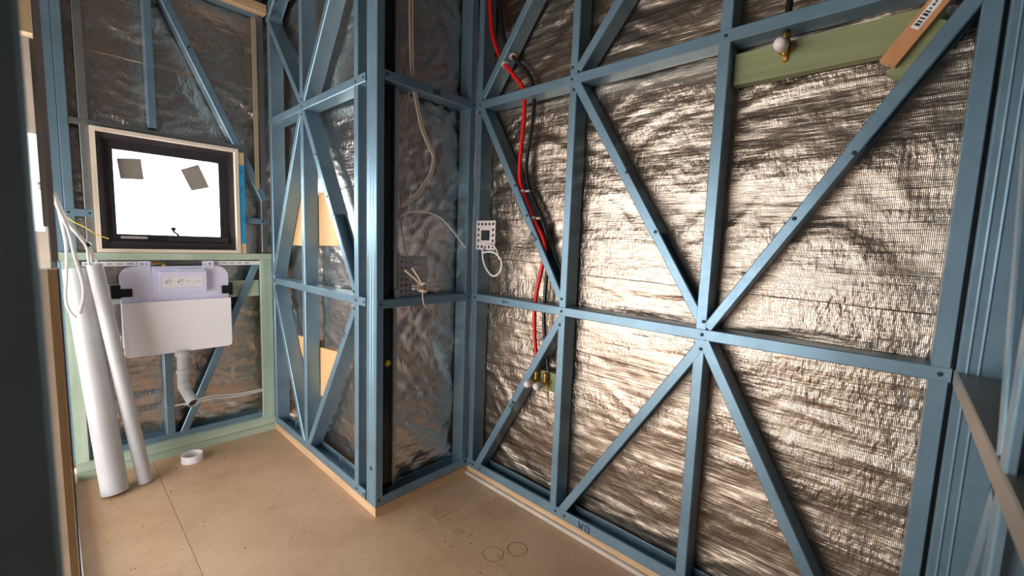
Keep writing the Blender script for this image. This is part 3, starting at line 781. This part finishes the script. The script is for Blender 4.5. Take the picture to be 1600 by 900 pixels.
cream = cable('pale cream twin cable hanging in a bend inside the narrow foil bay', [(1.230, 1.868, 2.945), (1.230, 1.865, 2.547), (1.236, 1.865, 2.345), (1.250, 1.872, 2.201), (1.274, 1.868, 2.085), (1.306, 1.865, 1.968), (1.355, 1.865, 1.882), (1.381, 1.865, 1.838), (1.368, 1.865, 1.760), (1.319, 1.865, 1.682), (1.261, 1.865, 1.617), (1.196, 1.870, 1.575)], .0058, 'cable_cream')
mk('twin_core', MB().sweep(smooth_path([(1.246, 1.868, 2.945), (1.245, 1.865, 2.547), (1.250, 1.865, 2.345), (1.262, 1.872, 2.201), (1.286, 1.868, 2.085), (1.317, 1.865, 1.972), (1.365, 1.865, 1.888), (1.392, 1.865, 1.838), (1.378, 1.865, 1.755), (1.328, 1.865, 1.674), (1.268, 1.865, 1.606), (1.200, 1.870, 1.563)], 7), .0058, 8), 'cable_cream', cream, smooth='auto')
cable('thin grey-cream wire hanging straight down behind the galvanised angle', [(1.256, 1.888, 2.203), (1.240, 1.888, 2.077), (1.220, 1.888, 1.888), (1.208, 1.888, 1.669), (1.206, 1.888, 1.510), (1.226, 1.888, 1.383), (1.246, 1.886, 1.320), (1.262, 1.884, 1.312)], .0036, 'cable_cream')
cable('grey cable arching across the foil bay to the inner corner', [(1.193, 1.866, 1.516), (1.252, 1.862, 1.542), (1.331, 1.855, 1.548), (1.427, 1.850, 1.525), (1.508, 1.845, 1.461), (1.584, 1.842, 1.385), (1.63, 1.838, 1.35)], .0045, 'cable_white')
kn = empty('knotted_cable', (1.286, 1.80, 1.15)); tag(kn, 'cream cable tied in a knot above the middle rail of the foil bay', 'cable')
mb = MB()
c = Vector((1.288, 1.80, 1.163))
for rr, ph, tilt in ((.026, .2, .3), (.022, 1.4, -.5), (.024, 2.6, .1)):
    pts = [c + Vector((math.cos(a) * rr, math.sin(a * 2 + ph) * .010 + tilt * .02, math.sin(a) * rr * .95)) for a in [2 * math.pi * q / 20 for q in range(21)]]
    mb.sweep(pts, .0062, 8)
mk('knot', mb, 'cable_cream', kn, smooth='auto')
for a, b, r in (((1.282, 1.80, 1.165), (1.182, 1.806, 1.250), .0062), ((1.280, 1.795, 1.17), (1.218, 1.80, 1.262), .0062), ((1.284, 1.80, 1.17), (1.243, 1.806, 1.268), .0066), ((1.29, 1.80, 1.155), (1.388, 1.80, 1.151), .0068), ((1.285, 1.795, 1.15), (1.222, 1.797, 1.156), .0068), ((1.285, 1.795, 1.16), (1.222, 1.80, 1.172), .0055)):
    mk('cable_end', MB().sweep([a, tuple((Vector(a) + Vector(b)) / 2 + Vector((0, -.004, .003))), b], r, 8), 'cable_cream', kn, smooth='auto')
mk('cable_tail', MB().sweep(smooth_path([(1.286, 1.80, 1.145), (1.284, 1.80, 1.117), (1.291, 1.80, 1.076), (1.312, 1.80, 1.052), (1.336, 1.80, 1.056)]), .0032, 8), 'cable_cream', kn, smooth='auto')

# cables spilling out of the left frame
cable('broad bright white cable hanging in front of the wide drain pipe', [(-.03, 2.98, 1.60), (.017, 3.0, 1.564), (.034, 3.0, 1.491), (.062, 3.0, 1.379), (.076, 3.0, 1.261), (.095, 3.0, 1.149), (.097, 3.0, 1.062), (.079, 3.0, .973)], .0085, flat=.5)
cable('greyish white cable hanging closest to the left frame, hooked at its end', [(-.03, 3.0, 1.58), (.020, 3.02, 1.551), (.039, 3.02, 1.415), (.048, 3.02, 1.307), (.043, 3.02, 1.166), (.034, 3.02, 1.055), (.043, 3.02, .990), (.065, 3.02, .949)], .0062, 'cable_white')
g = [((-.03, 3.03, 1.60), (.019, 3.05, 1.561), (.050, 3.05, 1.463), (.086, 3.05, 1.386), (.125, 3.05, 1.317), (.134, 3.06, 1.259), (.138, 3.09, 1.206)),
     ((-.03, 3.04, 1.58), (.018, 3.06, 1.543), (.055, 3.06, 1.432), (.094, 3.06, 1.361), (.128, 3.06, 1.311), (.146, 3.07, 1.258), (.164, 3.08, 1.208)),
     ((-.03, 3.02, 1.59), (.012, 3.04, 1.548), (.045, 3.04, 1.447), (.073, 3.04, 1.398), (.118, 3.04, 1.311), (.124, 3.06, 1.259), (.128, 3.09, 1.201))]
bd = empty('cable_bundle', (.125, 3.05, 1.2)); tag(bd, 'bundle of white cables tied with black tape, reaching the slimmer pipe top', 'cable')
for pts in g: mk('cable', MB().sweep(smooth_path(pts, 7), .0062, 8), 'cable_white', bd, smooth='auto')
mk('tape_tie', MB().pipe((.118, 3.05, 1.322), (.130, 3.05, 1.308), .0150, .010, 14), 'plastic_black', bd, smooth='auto')
mk('red_tip', MB().sweep([(.164, 3.08, 1.210), (.168, 3.08, 1.190)], .0055, 8), 'red_pipe', bd)
cable('thin yellow wire sticking out across the window corner', [(0.0, 3.06, 1.54), (.043, 3.10, 1.479), (.076, 3.10, 1.434), (.116, 3.10, 1.407), (.161, 3.10, 1.370), (.208, 3.10, 1.348)], .0026, 'wire_yellow')
cw = cable('white cable crossing the foil behind the flush pipe mouth', [(.43, 3.285, .308), (.52, 3.262, .314), (.60, 3.255, .325), (.665, 3.258, .330), (.811, 3.262, .308), (.985, 3.275, .301)], .005)
mk('second_core', MB().sweep(smooth_path([(.52, 3.264, .306), (.555, 3.26, .305), (.664, 3.258, .311), (.811, 3.262, .292), (.985, 3.275, .289)]), .0045, 8), 'cable_white', cw, smooth='auto')
